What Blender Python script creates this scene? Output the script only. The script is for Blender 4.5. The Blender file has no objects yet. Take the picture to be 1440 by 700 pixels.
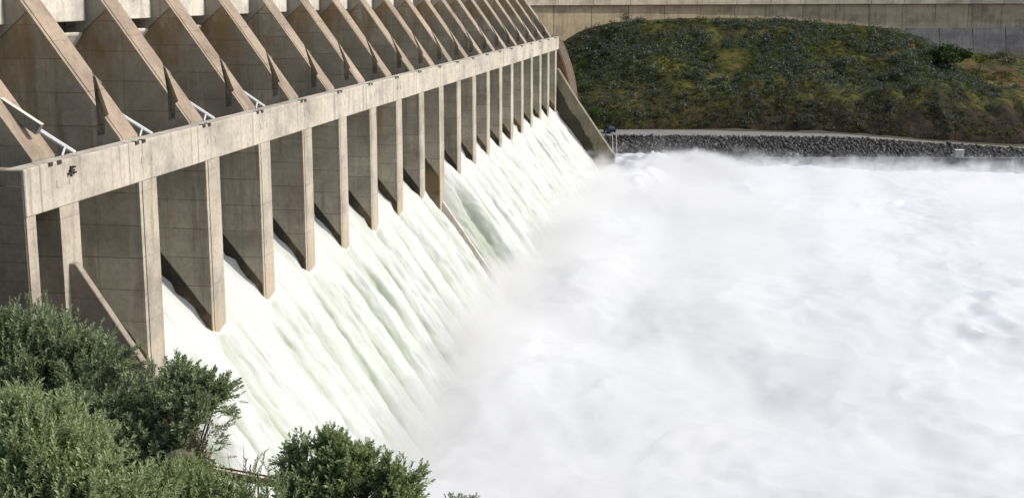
import bpy, math, random
import numpy as np
from mathutils import Vector

random.seed(7)
RNG = np.random.default_rng(11)
SC = bpy.context.scene
COL = SC.collection

# ------------------------------------------------------------------ camera frame (used to place far things)
PITCH = math.radians(10.956)
YAW = math.radians(9.6246)
FPX = 1870.0
FW = np.array([-math.sin(YAW)*math.cos(PITCH), math.cos(YAW)*math.cos(PITCH), -math.sin(PITCH)])
RT = np.array([math.cos(YAW), math.sin(YAW), 0.0])
UP = np.cross(RT, FW)
FH = np.array([-math.sin(YAW), math.cos(YAW), 0.0])      # horizontal heading


def at(x, y, d):
    """point seen at photo pixel (x, y) at distance d in front of the viewpoint"""
    return (FW*FPX + RT*(x-720.0) + UP*(350.0-y))*(d/FPX)


# ------------------------------------------------------------------ noise
def _hash(ix, iy, iz):
    n = (ix*374761393 + iy*668265263 + iz*2147483647) & 0xFFFFFFFF
    n = ((n ^ (n >> 13))*1274126177) & 0xFFFFFFFF
    n = ((n ^ (n >> 16))*2246822519) & 0xFFFFFFFF
    return ((n ^ (n >> 15)) & 0xFFFFFF)/float(0xFFFFFF)


def vnoise(x, y, z=0.0):
    x, y, z = np.broadcast_arrays(np.asarray(x, float), np.asarray(y, float), np.asarray(z, float))
    fx, fy, fz = np.floor(x), np.floor(y), np.floor(z)
    ix, iy, iz = fx.astype(np.int64)+9973, fy.astype(np.int64)+7919, fz.astype(np.int64)+6007
    tx, ty, tz = x-fx, y-fy, z-fz
    tx, ty, tz = [t*t*t*(t*(t*6-15)+10) for t in (tx, ty, tz)]
    out = 0
    for dx in (0, 1):
        for dy in (0, 1):
            for dz in (0, 1):
                w = (tx if dx else 1-tx)*(ty if dy else 1-ty)*(tz if dz else 1-tz)
                out = out + w*_hash(ix+dx, iy+dy, iz+dz)
    return out*2-1


def fbm(x, y, z=0.0, octaves=4, gain=0.5):
    s, a, f = 0, 1.0, 1.0
    for o in range(octaves):
        s = s + a*vnoise(np.asarray(x)*f+o*17.3, np.asarray(y)*f+o*9.1, np.asarray(z)*f+o*3.7)
        a *= gain
        f *= 2.03
    return s


# ------------------------------------------------------------------ materials
def new_mat(name):
    m = bpy.data.materials.new(name)
    m.use_nodes = True
    nt = m.node_tree
    nt.nodes.clear()
    out = nt.nodes.new('ShaderNodeOutputMaterial')
    return m, nt, out


class NT:
    """tiny node helper"""
    def __init__(self, nt):
        self.nt = nt

    def n(self, t, **kw):
        nd = self.nt.nodes.new(t)
        for k, v in kw.items():
            setattr(nd, k, v)
        return nd

    def link(self, a, b):
        self.nt.links.new(a, b)

    def val(self, sock, v):
        if hasattr(v, 'is_linked') or isinstance(v, bpy.types.NodeSocket):
            self.link(v, sock)
        else:
            sock.default_value = v

    def math(self, op, a, b=0.0, c=None, clamp=False):
        nd = self.n('ShaderNodeMath', operation=op)
        nd.use_clamp = clamp
        self.val(nd.inputs[0], a)
        self.val(nd.inputs[1], b)
        if c is not None:
            self.val(nd.inputs[2], c)
        return nd.outputs[0]

    def pos(self, scale=(1, 1, 1), off=(0, 0, 0)):
        g = self.n('ShaderNodeNewGeometry')
        mp = self.n('ShaderNodeMapping')
        mp.inputs['Scale'].default_value = scale
        mp.inputs['Location'].default_value = off
        self.link(g.outputs['Position'], mp.inputs['Vector'])
        return mp.outputs[0]

    def noise(self, vec, scale=1.0, detail=4.0, rough=0.55, dist=0.0):
        nd = self.n('ShaderNodeTexNoise')
        nd.inputs['Scale'].default_value = scale
        nd.inputs['Detail'].default_value = detail
        nd.inputs['Roughness'].default_value = rough
        nd.inputs['Distortion'].default_value = dist
        self.link(vec, nd.inputs['Vector'])
        return nd.outputs['Fac']

    def ramp(self, fac, stops):
        nd = self.n('ShaderNodeValToRGB')
        e = nd.color_ramp.elements
        while len(e) < len(stops):
            e.new(0.5)
        for el, (p, c) in zip(e, stops):
            el.position = p
            el.color = (*c, 1) if len(c) == 3 else c
        self.link(fac, nd.inputs[0])
        return nd.outputs[0]

    def fr(self, fac, a, b, lo=0.0, hi=1.0):
        nd = self.n('ShaderNodeMapRange')
        nd.interpolation_type = 'SMOOTHSTEP'
        self.val(nd.inputs[0], fac)
        nd.inputs[1].default_value = a
        nd.inputs[2].default_value = b
        nd.inputs[3].default_value = lo
        nd.inputs[4].default_value = hi
        return nd.outputs[0]

    def mix(self, fac, a, b, mode='MIX'):
        nd = self.n('ShaderNodeMix', data_type='RGBA', blend_type=mode)
        self.val(nd.inputs[0], fac)
        for s, v in ((nd.inputs[6], a), (nd.inputs[7], b)):
            if isinstance(v, (tuple, list)):
                s.default_value = (*v, 1)
            else:
                self.link(v, s)
        return nd.outputs[2]

    def sep(self):
        g = self.n('ShaderNodeNewGeometry')
        s = self.n('ShaderNodeSeparateXYZ')
        self.link(g.outputs['Position'], s.inputs[0])
        return s.outputs

    def bump(self, h, strength=0.3, dist=0.05):
        b = self.n('ShaderNodeBump')
        b.inputs['Strength'].default_value = strength
        b.inputs['Distance'].default_value = dist
        self.link(h, b.inputs['Height'])
        return b.outputs[0]

    def principled(self, out, color, rough=0.85, normal=None, spec=0.3, metallic=0.0):
        p = self.n('ShaderNodeBsdfPrincipled')
        if isinstance(color, (tuple, list)):
            p.inputs['Base Color'].default_value = (*color, 1)
        else:
            self.link(color, p.inputs['Base Color'])
        self.val(p.inputs['Roughness'], rough)
        p.inputs['Specular IOR Level'].default_value = spec
        p.inputs['Metallic'].default_value = metallic
        if normal is not None:
            self.link(normal, p.inputs['Normal'])
        self.link(p.outputs[0], out.inputs['Surface'])
        return p


def concrete(name, base, stain=0.5, lift=1.9, joint=0.5, wet=False, rust=0.0, brown_up=False, bright=0.0, vjoint=0.0):
    m, nt, out = new_mat(name)
    T = NT(nt)
    x, y, z = T.sep()
    base = np.array(base)
    big = T.noise(T.pos((0.22, 0.22, 0.3)), 1.0, 5, 0.6)
    streak = T.noise(T.pos((1.3, 1.3, 0.10)), 1.0, 5, 0.62)
    fine = T.noise(T.pos((3.5, 3.5, 3.5)), 1.0, 6, 0.7)
    col = T.ramp(big, [(0.28, tuple(base*0.56)), (0.5, tuple(base)), (0.72, tuple(base*np.array([1.26, 1.24, 1.2])))])
    s = T.fr(streak, 0.5, 0.72, 0, stain)
    col = T.mix(s, col, tuple(base*np.array([0.45, 0.43, 0.38])))
    s2 = T.fr(streak, 0.42, 0.3, 0, stain*0.6)
    col = T.mix(s2, col, tuple(np.minimum(base*1.35+0.03, 0.85)))
    f2 = T.fr(fine, 0.35, 0.7, 0.82, 1.12)
    col = T.mix(1.0, col, T.ramp(f2, [(0, (0, 0, 0)), (1, (1, 1, 1))]), 'MULTIPLY')
    # pours: each lift a slightly different tone, with a dark joint between
    q = T.math('DIVIDE', z, lift)
    fl = T.math('FLOOR', q)
    wv = T.n('ShaderNodeTexWhiteNoise', noise_dimensions='2D')
    cb = T.n('ShaderNodeCombineXYZ')
    T.link(fl, cb.inputs[0])
    T.link(T.math('FLOOR', T.math('DIVIDE', T.math('ADD', y, 1.2), 10.0)), cb.inputs[1])
    T.link(cb.outputs[0], wv.inputs['Vector'])
    col = T.mix(T.math('MULTIPLY', wv.outputs['Value'], 0.38*joint+0.08), col, tuple(base*0.5))
    wb = T.n('ShaderNodeTexWhiteNoise', noise_dimensions='1D')
    T.link(T.math('FLOOR', T.math('DIVIDE', T.math('ADD', y, 1.2), 10.0)), wb.inputs['W'])
    col = T.mix(T.math('MULTIPLY', wb.outputs['Value'], 0.12), col, tuple(base*np.array([0.72, 0.62, 0.45])))
    frq = T.math('FRACT', q)
    j = T.fr(frq, 0.045, 0.015, 0, joint)
    if wet and joint > 0.5:
        xq = T.math('FRACT', T.math('DIVIDE', T.math('ADD', x, 1.0), 2.6))
        j = T.math('MAXIMUM', j, T.fr(xq, 0.024, 0.010, 0, joint*0.6))
    nz = T.noise(T.pos((0.8, 0.8, 3)), 1.0, 3)
    j = T.math('MULTIPLY', j, T.fr(nz, 0.3, 0.55, 0.35, 1.0))
    col = T.mix(j, col, tuple(base*0.28))
    if vjoint:
        vq = T.math('FRACT', T.math('DIVIDE', T.math('ADD', T.math('ADD', y, x), 3.1), vjoint))
        vj = T.fr(vq, 0.022, 0.008, 0, 0.6)
        col = T.mix(vj, col, tuple(base*0.3))
    if rust:
        r1 = T.noise(T.pos((0.5, 0.5, 0.16), (3, 8, 1)), 1.0, 6, 0.65, 0.4)
        col = T.mix(T.fr(r1, 0.54, 0.68, 0, rust), col, (0.34, 0.19, 0.075))
    if brown_up:
        up = T.math('MULTIPLY', T.fr(x, -37.5, -42.0), T.fr(z, -8.5, -3.5))
        rn = T.noise(T.pos((0.7, 0.35, 0.3), (1, 5, 2)), 1.0, 4, 0.6)
        hl = T.math('SUBTRACT', T.math('ADD', z, 2.66), T.math('MULTIPLY', T.math('ADD', x, 42.7), 0.85))
        up = T.math('MULTIPLY', up, T.fr(hl, 0.05, -0.05))
        col = T.mix(T.math('MULTIPLY', up, T.fr(rn, 0.34, 0.60, 0.08, 0.78)), col, (0.23, 0.13, 0.045))
        col = T.mix(T.math('MULTIPLY', T.fr(T.math('ABSOLUTE', hl), 0.10, 0.03), T.fr(x, -40.6, -41.4, 0, 0.7)), col, (0.07, 0.06, 0.04))
        col = T.mix(T.math('MULTIPLY', T.fr(hl, 0.0, 0.08), T.fr(x, -40.6, -41.4, 0, 0.4)), col, (0.27, 0.26, 0.24))
    bh = T.math('ADD', fine, T.math('MULTIPLY', frq, 0.0))
    rough = 0.88
    if wet:
        # soaked concrete just above the running water: a tide mark that follows the chute
        wl = T.math('ADD', T.math('ADD', z, 21.55), T.math('MULTIPLY', T.math('ADD', x, 34.63), 1.276))
        wl = T.math('ADD', wl, T.math('MULTIPLY', T.math('SUBTRACT', nz, 0.5), 0.14))
        wm = T.math('MULTIPLY', T.fr(wl, 0.12, -0.05), T.fr(x, -34.60, -34.66))
        col = T.mix(T.math('MULTIPLY', wm, T.fr(z, -25.0, -23.2, 0.55, 0.93)), col, (0.014, 0.013, 0.010))
        # ochre splash stain low on the column faces
        oc = T.math('MULTIPLY', T.fr(T.math('ADD', z, T.math('MULTIPLY', nz, 2.0)), -18.0, -20.5, 0, 0.55), T.fr(big, 0.4, 0.62, 0.0, 0.6))
        col = T.mix(oc, col, (0.36, 0.24, 0.11))
    if name.startswith('mossy'):
        wl = T.math('ADD', T.math('ADD', z, 16.4), T.math('MULTIPLY', T.math('ADD', x, 35.5), 1.64))
        wl = T.math('ADD', wl, T.math('MULTIPLY', T.math('SUBTRACT', big, 0.5), 3.5))
        col = T.mix(T.fr(wl, 0.5, -0.1, 0, 0.85), col, (0.03, 0.026, 0.016))
    if bright:
        col = T.mix(bright, col, (0.75, 0.72, 0.66))
    T.principled(out, col, rough, T.bump(fine, 0.35, 0.06), 0.25)
    return m


def plain(name, color, rough=0.6, metallic=0.0, var=0.25, scale=2.0, rust=None, spec=0.4):
    m, nt, out = new_mat(name)
    T = NT(nt)
    c = np.array(color)
    nz = T.noise(T.pos((scale,)*3), 1.0, 5, 0.65)
    col = T.ramp(nz, [(0.3, tuple(c*(1-var))), (0.7, tuple(np.minimum(c*(1+var), 1)))])
    if rust:
        r = T.noise(T.pos((scale*1.7,)*3, (4, 2, 9)), 1.0, 6, 0.7)
        col = T.mix(T.fr(r, 0.5, 0.62), col, rust)
    T.principled(out, col, rough, T.bump(nz, 0.15, 0.02), spec, metallic)
    return m


M = {}
M['pier'] = concrete('pier concrete', (0.375, 0.338, 0.262), stain=0.75, lift=1.95, joint=0.75, wet=True, rust=0.25, brown_up=True)
M['face'] = concrete('column concrete', (0.44, 0.392, 0.32), stain=0.6, lift=3.9, joint=0.25, rust=0.25, wet=True)
M['rib'] = concrete('tan rib concrete', (0.345, 0.272, 0.205), stain=0.4, lift=2.9, joint=0.4, rust=0.1)
M['beam'] = concrete('crest beam concrete', (0.485, 0.44, 0.37), stain=0.7, lift=9.0, joint=0.1, rust=0.10, vjoint=10.0)
M['girder'] = concrete('girder concrete', (0.60, 0.555, 0.48), stain=0.4, lift=7.0, joint=0.1)
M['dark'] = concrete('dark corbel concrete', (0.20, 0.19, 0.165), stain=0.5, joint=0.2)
M['block'] = concrete('abutment concrete', (0.27, 0.225, 0.17), stain=0.5, lift=0.95, joint=0.7, rust=0.15)
M['twall'] = concrete('training wall concrete', (0.30, 0.255, 0.20), stain=0.5, lift=3.2, joint=0.3, rust=0.2)
M['fwall'] = concrete('mossy training wall concrete', (0.215, 0.195, 0.135), stain=0.7, lift=5.0, joint=0.2, rust=0.35)
M['white'] = plain('white painted steel', (0.55, 0.55, 0.57), 0.55, var=0.08)
M['iron'] = plain('dark iron', (0.035, 0.03, 0.028), 0.6, 0.3, rust=(0.12, 0.06, 0.03))
M['rusty'] = plain('rusty steel', (0.10, 0.05, 0.032), 0.8, 0.2, rust=(0.22, 0.10, 0.045), scale=9)
M['stone'] = plain('brown stone', (0.10, 0.075, 0.06), 0.9, var=0.55, scale=7)
M['bark'] = plain('grey brown bark', (0.13, 0.10, 0.075), 0.9, var=0.4, scale=20)


# ------------------------------------------------------------------ mesh building
class MB:
    def __init__(self):
        self.v, self.f, self.mi, self.k = [], [], [], 0

    def poly(self, pts, faces, mi=0):
        for p in pts:
            self.v.append(tuple(float(c) for c in p))
        for f in faces:
            self.f.append([i+self.k for i in f])
            self.mi.append(mi)
        self.k = len(self.v)

    def box(self, x0, x1, y0, y1, z0, z1, mi=0):
        p = [(x0, y0, z0), (x1, y0, z0), (x1, y1, z0), (x0, y1, z0), (x0, y0, z1), (x1, y0, z1), (x1, y1, z1), (x0, y1, z1)]
        self.poly(p, [(0, 3, 2, 1), (4, 5, 6, 7), (0, 1, 5, 4), (1, 2, 6, 5), (2, 3, 7, 6), (3, 0, 4, 7)], mi)

    def prism(self, prof, y0, y1, mi=0, edge_mi=None, y0b=None):
        """XZ outline (counter-clockwise seen from -Y) pushed from y0 to y1; edge_mi gives a material per outline edge"""
        n = len(prof)
        p = [(x, y0, z) for x, z in prof]+[(x, y1, z) for x, z in prof]
        self.poly(p, [], 0)
        self.k = len(self.v)
        b = self.k-2*n
        self.f.append([b+i for i in range(n)]); self.mi.append(mi)
        self.f.append([b+n+i for i in reversed(range(n))]); self.mi.append(mi)
        for i in range(n):
            j = (i+1) % n
            self.f.append([b+i, b+n+i, b+n+j, b+j])
            self.mi.append(edge_mi[i] if edge_mi else mi)

    def bar(self, a, b, r, mi=0, sides=4, r2=None):
        a, b = np.array(a, float), np.array(b, float)
        d = b-a
        d = d/np.linalg.norm(d)
        u = np.cross(d, (0, 0, 1.0))
        if np.linalg.norm(u) < 1e-3:
            u = np.array([1.0, 0, 0])
        u = u/np.linalg.norm(u)
        w = np.cross(u, d)
        r2 = r if r2 is None else r2
        pts = []
        for c, rr in ((a, r), (b, r2)):
            for i in range(sides):
                t = 2*math.pi*(i+0.5)/sides
                pts.append(c+(u*math.cos(t)+w*math.sin(t))*rr)
        fs = [tuple(range(sides-1, -1, -1)), tuple(range(sides, 2*sides))]
        for i in range(sides):
            j = (i+1) % sides
            fs.append((i, j, sides+j, sides+i))
        self.poly(pts, fs, mi)

    def build(self, name, mats, parent=None, smooth=False, bevel=0.0):
        me = bpy.data.meshes.new(name)
        me.from_pydata(self.v, [], self.f)
        mats = mats if isinstance(mats, (list, tuple)) else [mats]
        for m in mats:
            me.materials.append(m)
        me.polygons.foreach_set('material_index', self.mi)
        if smooth:
            me.polygons.foreach_set('use_smooth', [True]*len(me.polygons))
        me.update()
        o = bpy.data.objects.new(name, me)
        COL.objects.link(o)
        if parent:
            o.parent = parent
        if bevel:
            bv = o.modifiers.new('edge', 'BEVEL')
            bv.width = bevel
            bv.segments = 1
            bv.limit_method = 'ANGLE'
        return o


def np_mesh(name, verts, quads, mat, parent=None, smooth=True, attr=None):
    verts = np.asarray(verts, np.float32)
    quads = np.asarray(quads, np.int32)
    me = bpy.data.meshes.new(name)
    me.vertices.add(len(verts))
    me.vertices.foreach_set('co', verts.ravel())
    k = quads.shape[1]
    me.loops.add(quads.size)
    me.loops.foreach_set('vertex_index', quads.ravel())
    me.polygons.add(len(quads))
    me.polygons.foreach_set('loop_start', np.arange(0, quads.size, k, dtype=np.int32))
    me.polygons.foreach_set('loop_total', np.full(len(quads), k, np.int32))
    if smooth:
        me.polygons.foreach_set('use_smooth', np.ones(len(quads), bool))
    me.materials.append(mat)
    if attr:
        for an, av in attr.items():
            a = me.attributes.new(an, 'FLOAT', 'POINT')
            a.data.foreach_set('value', np.asarray(av, np.float32).ravel())
    me.update(calc_edges=True)
    me.validate()
    o = bpy.data.objects.new(name, me)
    COL.objects.link(o)
    if parent:
        o.parent = parent
    return o


def grid_quads(nu, nv):
    i = np.arange(nu*nv).reshape(nu, nv)
    return np.stack([i[:-1, :-1], i[1:, :-1], i[1:, 1:], i[:-1, 1:]], -1).reshape(-1, 4)


def empty(name, loc=(0, 0, 0)):
    o = bpy.data.objects.new(name, None)
    o.location = loc
    o.empty_display_size = 0.3
    COL.objects.link(o)
    return o


def tag(o, label=None, cat=None, group=None, kind=None):
    if label: o['label'] = label
    if cat: o['category'] = cat
    if group: o['group'] = group
    if kind: o['kind'] = kind
    return o


# ================================================================== THE DAM
XF = -34.5                 # downstream plane of the columns
S = 10.0
Y0 = 55.1                  # far edge of column k stands at Y0 + 10 k
ZB0, ZB1 = -11.0, -8.6     # crest beam
W = 2.4                    # pier thickness
SL = 1.39                  # slope of the ribs
def rib_z(x): return -8.5-SL*(x+35.6)

dam = tag(empty('spillway_dam', (-40, 160, -38)),
          'long buttressed concrete dam with sloping tan ribs and a pale beam over the overflow bays', 'dam')


def rel(o):
    """keep world coordinates while hanging below the dam's base point"""
    o.parent = dam
    o.location = (o.location.x+40, o.location.y-160, o.location.z+38)
    return o


XU = -47.5
CRN = rib_z(-45.2)


def make_pier():
    """pier below the beam plus sloping buttress above it, at local Y from -W to 0"""
    b = MB()
    # body: near skin, groove, main slab
    lower = [(XU, -27.5), (XF-0.06, -27.5), (XF-0.06, ZB0-0.004), (XF-0.35, ZB0-0.004), (XU, ZB0-0.004)]
    core = [(XU, -27.5), (XF-0.30, -27.5), (XF-0.30, ZB0-0.02), (XU, ZB0-0.02)]
    # edge materials: bottom, front(column face), top, top, back
    b.prism(lower, -W, -W+0.34, 0, [0, 1, 1, 0, 0])
    b.prism(core, -W+0.34, -W+0.46, 0)
    b.prism(lower, -W+0.46, 0, 0, [0, 1, 1, 0, 0])
    o = b.build('pier', [M['pier'], M['face']])
    return o


def make_rib():
    """upper sloping buttress: thick wall under the tan rib, its downstream end cut on a skew"""
    b = MB()
    xn, xf = -36.98, -38.32        # where the skew end meets near / far side
    zt = rib_z
    ztop = 5.0
    xt = -35.6-(ztop+8.5)/SL
    def slab(y0, y1, x0e, x1e, dz, mi_side, mi_top):
        # quad-ish wall between y0,y1 with end x varying linearly
        prof0 = [(XU, ZB0), (x0e, ZB0), (x0e, zt(x0e)-dz), (xt, ztop-dz), (XU, ztop-dz)]
        prof1 = [(XU, ZB0), (x1e, ZB0), (x1e, zt(x1e)-dz), (xt, ztop-dz), (XU, ztop-dz)]
        p = [(x, y0, z) for x, z in prof0]+[(x, y1, z) for x, z in prof1]
        n = 5
        b.poly(p, [(0, 1, 2, 3, 4)], mi_side)
        k = b.k-10
        b.f.append([k+9, k+8, k+7, k+6, k+5]); b.mi.append(mi_side)
        for i in range(n):
            j = (i+1) % n
            b.f.append([k+i, k+n+i, k+n+j, k+j]); b.mi.append(mi_top if i == 2 else mi_side)
    def xe(y): return xn+(xf-xn)*(y+W)/W
    slab(-W, -W+0.30, xe(-W), xe(-W+0.30), 0.0, 0, 1)
    slab(-W+0.30, -W+0.42, xe(-W+0.3)-0.1, xe(-W+0.42)-0.1, 0.16, 0, 0)
    slab(-W+0.42, 0.0, xe(-W+0.42), xe(0), 0.0, 0, 1)
    # recessed web behind the skew joint
    f = 1.6
    b.prism([(-38.9, ZB0+0.02), (-36.4, ZB0+0.02), (-36.4, zt(-36.4)-f), (-38.9, zt(-38.9)-f)], -W+0.30, -0.08, 0)
    return b.build('buttress', [M['pier'], M['rib']])


def make_strut():
    """narrower lower strut that carries the rib on to the crest beam"""
    b = MB()
    zt = rib_z
    xb = -35.62
    def slab(y0, y1, xa0, xa1, dz, mt):
        for_y = ((y0, xa0), (y1, xa1))
        p = []
        for y, xa in for_y:
            p += [(-39.4, y, ZB0), (xb, y, ZB0), (xb, y, zt(xb)-dz), (xa, y, zt(xa)-dz), (xa-0.03, y, zt(xa)-dz-1.0), (-39.4, y, zt(xa)-dz-1.6)]
        n = 6
        b.poly(p, [(0, 1, 2, 3, 4, 5), (11, 10, 9, 8, 7, 6)], 0)
        k = b.k-12
        for i in range(n):
            j = (i+1) % n
            b.f.append([k+i, k+n+i, k+n+j, k+j]); b.mi.append(mt if i == 2 else 0)
    def xa(y):
        return float(np.interp(y, [-W, -W+0.75, 0.0], [-36.50, -36.58, -38.16]))
    y1 = -W+0.05
    slab(y1, y1+0.28, xa(y1), xa(y1+0.28), 0.0, 1)
    slab(y1+0.28, y1+0.38, xa(y1+0.28)+0.1, xa(y1+0.38)+0.1, 0.14, 0)
    slab(y1+0.38, -W+0.75, xa(y1+0.38), xa(-W+0.75), 0.0, 1)
    slab(-W+0.75, -0.004, xa(-W+0.75), xa(0), 0.0, 1)
    o = b.build('rib_strut', [M['pier'], M['rib']])
    return o


def make_corbel():
    """slim bracket carrying the brace on the far side of the rib"""
    b = MB()
    p = [(-38.4, -4.85), (-38.38, -5.05), (-37.85, -5.55), (-37.8, -5.38)]
    b.prism([p[1], p[2], p[3], p[0]], 0.01, 0.16, 0)
    return b.build('bracket', [M['dark']])


def make_brace():
    b = MB()
    b.bar((-36.85, -0.2, -7.1), (-35.6, 1.9, -8.62), 0.125, 0, 6)
    b.bar((-35.95, 1.35, -8.2), (-35.85, 0.75, -8.68), 0.07, 0, 6)
    return b.build('steel_brace', [M['white']])


def make_plate(dx):
    b = MB()
    b.box(XF-0.02, XF+0.05, dx, dx+0.42, ZB1-0.16, ZB1+0.035, 0)
    b.box(XF-0.30, XF-0.02, dx+0.08, dx+0.34, ZB1-0.05, ZB1+0.03, 0)
    return b.build('anchor_plate', [M['iron']])


pier0, rib0, strut0, corbel0, brace0 = make_pier(), make_rib(), make_strut(), make_corbel(), make_brace()
plates0 = [make_plate(-2.75), make_plate(-1.85)]


def put_pier(k, first=False):
    yk = Y0+S*k
    src = [pier0, rib0, strut0, corbel0, brace0]+plates0
    objs = []
    for s in src:
        if s is brace0 and k > 4:
            continue
        if first:
            o = s
        else:
            o = s.copy()
            COL.objects.link(o)
        objs.append(o)
    p = objs[0]
    p.parent = dam
    p.location = (40, yk-160, 38)
    for o in objs[1:]:
        o.parent = p
        o.location = (0, 0, 0)
    return objs


for k in range(2, 21):
    if k == 10:
        continue
    put_pier(k, k == 2)

# pier ten: the one that carries the divider wall reaches further down
objs10 = put_pier(10)
b = MB()
lo = [(XU, -32), (XF-0.05, -32), (XF-0.05, ZB0-0.004), (XU, ZB0-0.004)]
b.prism(lo, -W-0.02, 0, 0, [0, 1, 1, 0])
o10 = b.build('pier_tmp', [M['pier'], M['face']])
objs10[0].data = o10.data
bpy.data.objects.remove(o10)

# end pier beside the abutment: two slender columns with a blind bay between, plain rib without a cut
b = MB()
b.prism([(XU, -27.5), (XF-0.06, -27.5), (XF-0.06, ZB0-0.004), (XU, ZB0-0.004)], 63.3, 65.35, 0, [0, 1, 1, 0])
endpier = rel(b.build('pier', [M['pier'], M['face']]))
b = MB()
ztop = 5.0
xt = -35.6-(ztop+8.5)/SL
b.prism([(XU, ZB0), (-35.62, ZB0), (-35.62, rib_z(-35.62)), (xt, ztop), (XU, ztop)], 62.75, 65.1, 0, [0, 0, 1, 0, 0])
r = b.build('buttress', [M['pier'], M['rib']], endpier)
b = MB()
# grey haunch lying across the rib; lit top, shaded sides painted as two tones
b.prism([(-39.6, -5.15), (-37.9, -6.05), (-35.95, -7.3), (-35.6, -6.79), (-39.6, -4.32)], 63.85, 64.2, 0, [0, 0, 0, 1, 0])
b.build('bracket', [M['dark'], M['girder']], endpier)
b = MB()
b.bar((-36.55, 65.15, -7.15), (-35.6, 67.2, -8.62), 0.13, 0, 6)
b.bar((-35.85, 66.7, -8.2), (-35.75, 66.1, -8.68), 0.07, 0, 6)
b.build('steel_brace', [M['white']], endpier)
for dx in (-2.75, -1.85):
    b = MB()
    b.box(XF-0.02, XF+0.05, 65.1+dx, 65.5+dx, ZB1-0.16, ZB1+0.035, 0)
    b.build('anchor_plate', [M['iron']], endpier)

# crest beam
b = MB()
b.box(XF-1.08, XF, 59.97, 257.6, ZB0, ZB1)
cb = rel(b.build('crest_beam', [M['beam']], bevel=0.05))
# bolt cluster near the beam's near end
b = MB()
for (yy, zz, ln) in ((64.4, -9.28, 0.42), (64.7, -9.12, 0.24), (64.2, -9.42, 0.22), (64.8, -9.42, 0.2)):
    b.box(XF+0.002, XF+0.14, yy, yy+ln, zz, zz+0.09)
b.box(XF+0.002, XF+0.10, 64.5, 64.58, -9.55, -9.0)
bc = b.build('bolt_cluster', [M['iron']], cb)
# little pads cast on the beam's face over each column
for k in range(1, 21):
    for dy, zz in ((-2.05, -9.75), (-0.75, -9.75)):
        b = MB()
        b.box(XF+0.002, XF+0.03, Y0+S*k+dy, Y0+S*k+dy+0.4, zz-0.2, zz+0.2)
        b.build('tie_cap', [M['beam']], cb, bevel=0.01)

# the first slim column, and the blind back of the narrow bay
b = MB()
b.prism([(-34.74, -27.5), (XF-0.06, -27.5), (XF-0.06, ZB0-0.004), (-34.74, ZB0-0.004)], 59.98, 60.88, 0, [0, 1, 1, 0])
rel(b.build('pier', [M['block'], M['face']]))
b = MB()
b.box(XU, -37.2, 60.90, 63.28, -27.5, ZB0-0.01)
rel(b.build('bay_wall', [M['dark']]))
b = MB()
b.box(-64, -34.60, 59.93, 60.89, -30, -9.45)
b.box(-64, -34.63, 59.95, 60.89, -9.45, -8.63)
rel(b.build('abutment_block', [M['block']], bevel=0.05))

# bridge girders and ledge beams between the buttresses, the deck slab behind
for k in range(0, 20):
    ya = Y0+S*k+(0.02 if k else -6)
    yb = Y0+S*(k+1)-W-0.02
    b = MB()
    b.box(-44.4, -42.4, ya, yb, -1.92, 6.0)
    rel(b.build('bridge_girder', [M['girder']], bevel=0.04))
    b = MB()
    b.prism([(-47.4, -8.5), (-47.0, -8.5), (-42.72, -2.82), (-42.7, -2.64), (-47.4, -2.64)], ya, yb, 0)
    rel(b.build('ledge_beam', [M['girder']], bevel=0.04))
    b = MB()
    b.box(-47.45, -46.9, ya, yb, -27, 6.0)
    rel(b.build('deck_slab', [M['dark']]))  # dark tone painted in to deepen the shade of the slot
    b = MB()   # handrail in the slot under the girder
    b.box(-43.3, -43.22, ya, yb, -2.30, -2.25)
    for i in range(3):
        yy = ya+(yb-ya)*(i+0.5)/3
        b.box(-43.3, -43.22, yy, yy+0.08, -2.64, -1.92)
    rel(b.build('slot_rail', [M['iron']]))

# ================================================================== WALLS
b = MB()   # left training wall
b.prism([(-35.2, -30), (-27.0, -30), (-27.0, -24.9), (-34.2, -14.1), (-34.46, -14.1), (-35.2, -14.1)], 63.9, 64.4, 0)
b2 = b.build('training_wall', [M['twall']], bevel=0.04)
tag(b2, 'brown sloping concrete wall running down from the second column into the bushes', 'wall')

b = MB()   # divider under pier ten
b.prism([(-35.0, -38), (-26.0, -38), (-26.6, -36.05), (-34.4, -24.75), (-35.0, -24.75)], 153.75, 154.2, 0)
dv = b.build('divider_wall', [M['girder']], bevel=0.05)
tag(dv, 'thin sloping divider wall crossing the falling water below the middle of the dam', 'wall')

b = MB()   # right training wall
b.prism([(-36.5, -40), (-23.2, -40), (-23.2, -30.9), (-23.9, -30.25), (-30.5, -20.75), (-34.38, -14.6), (-36.5, -14.6)], 255.2, 257.4, 0)
tw = b.build('training_wall', [M['fwall']], bevel=0.06)
tag(tw, 'thick mossy olive-grey sloping wall at the far end of the falling water', 'wall')

PAVE = [(-52, -34), (-30.5, -34), (-31.0, -26), (-31.8, -22.4), (-32.2, -19.6), (-32.7, -16.8), (-33.5, -14), (-34.8, -10.6), (-36, -8.6), (-52, -7.6)]
# stepped reddish slope paving beyond the right training wall
b = MB()
b.prism(PAVE, 257.45, 266, 0)
sp = tag(b.build('slope_paving', [plain('rust stained paving', (0.17, 0.09, 0.06), 0.9, var=0.5, scale=0.9)]),
         'rust-brown ribbed concrete slope just past the far end of the dam', 'slope paving')
for i in range(6):
    b = MB()
    yy = 257.9+i*1.55
    for (x0, z0), (x1, z1) in zip(PAVE[::-1][1:7], PAVE[::-1][2:8]):
        b.bar((x0+0.1, yy, z0+0.08), (x1+0.1, yy, z1+0.08), 0.30)
    b.build('rib', [M['rib']], sp)

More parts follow.
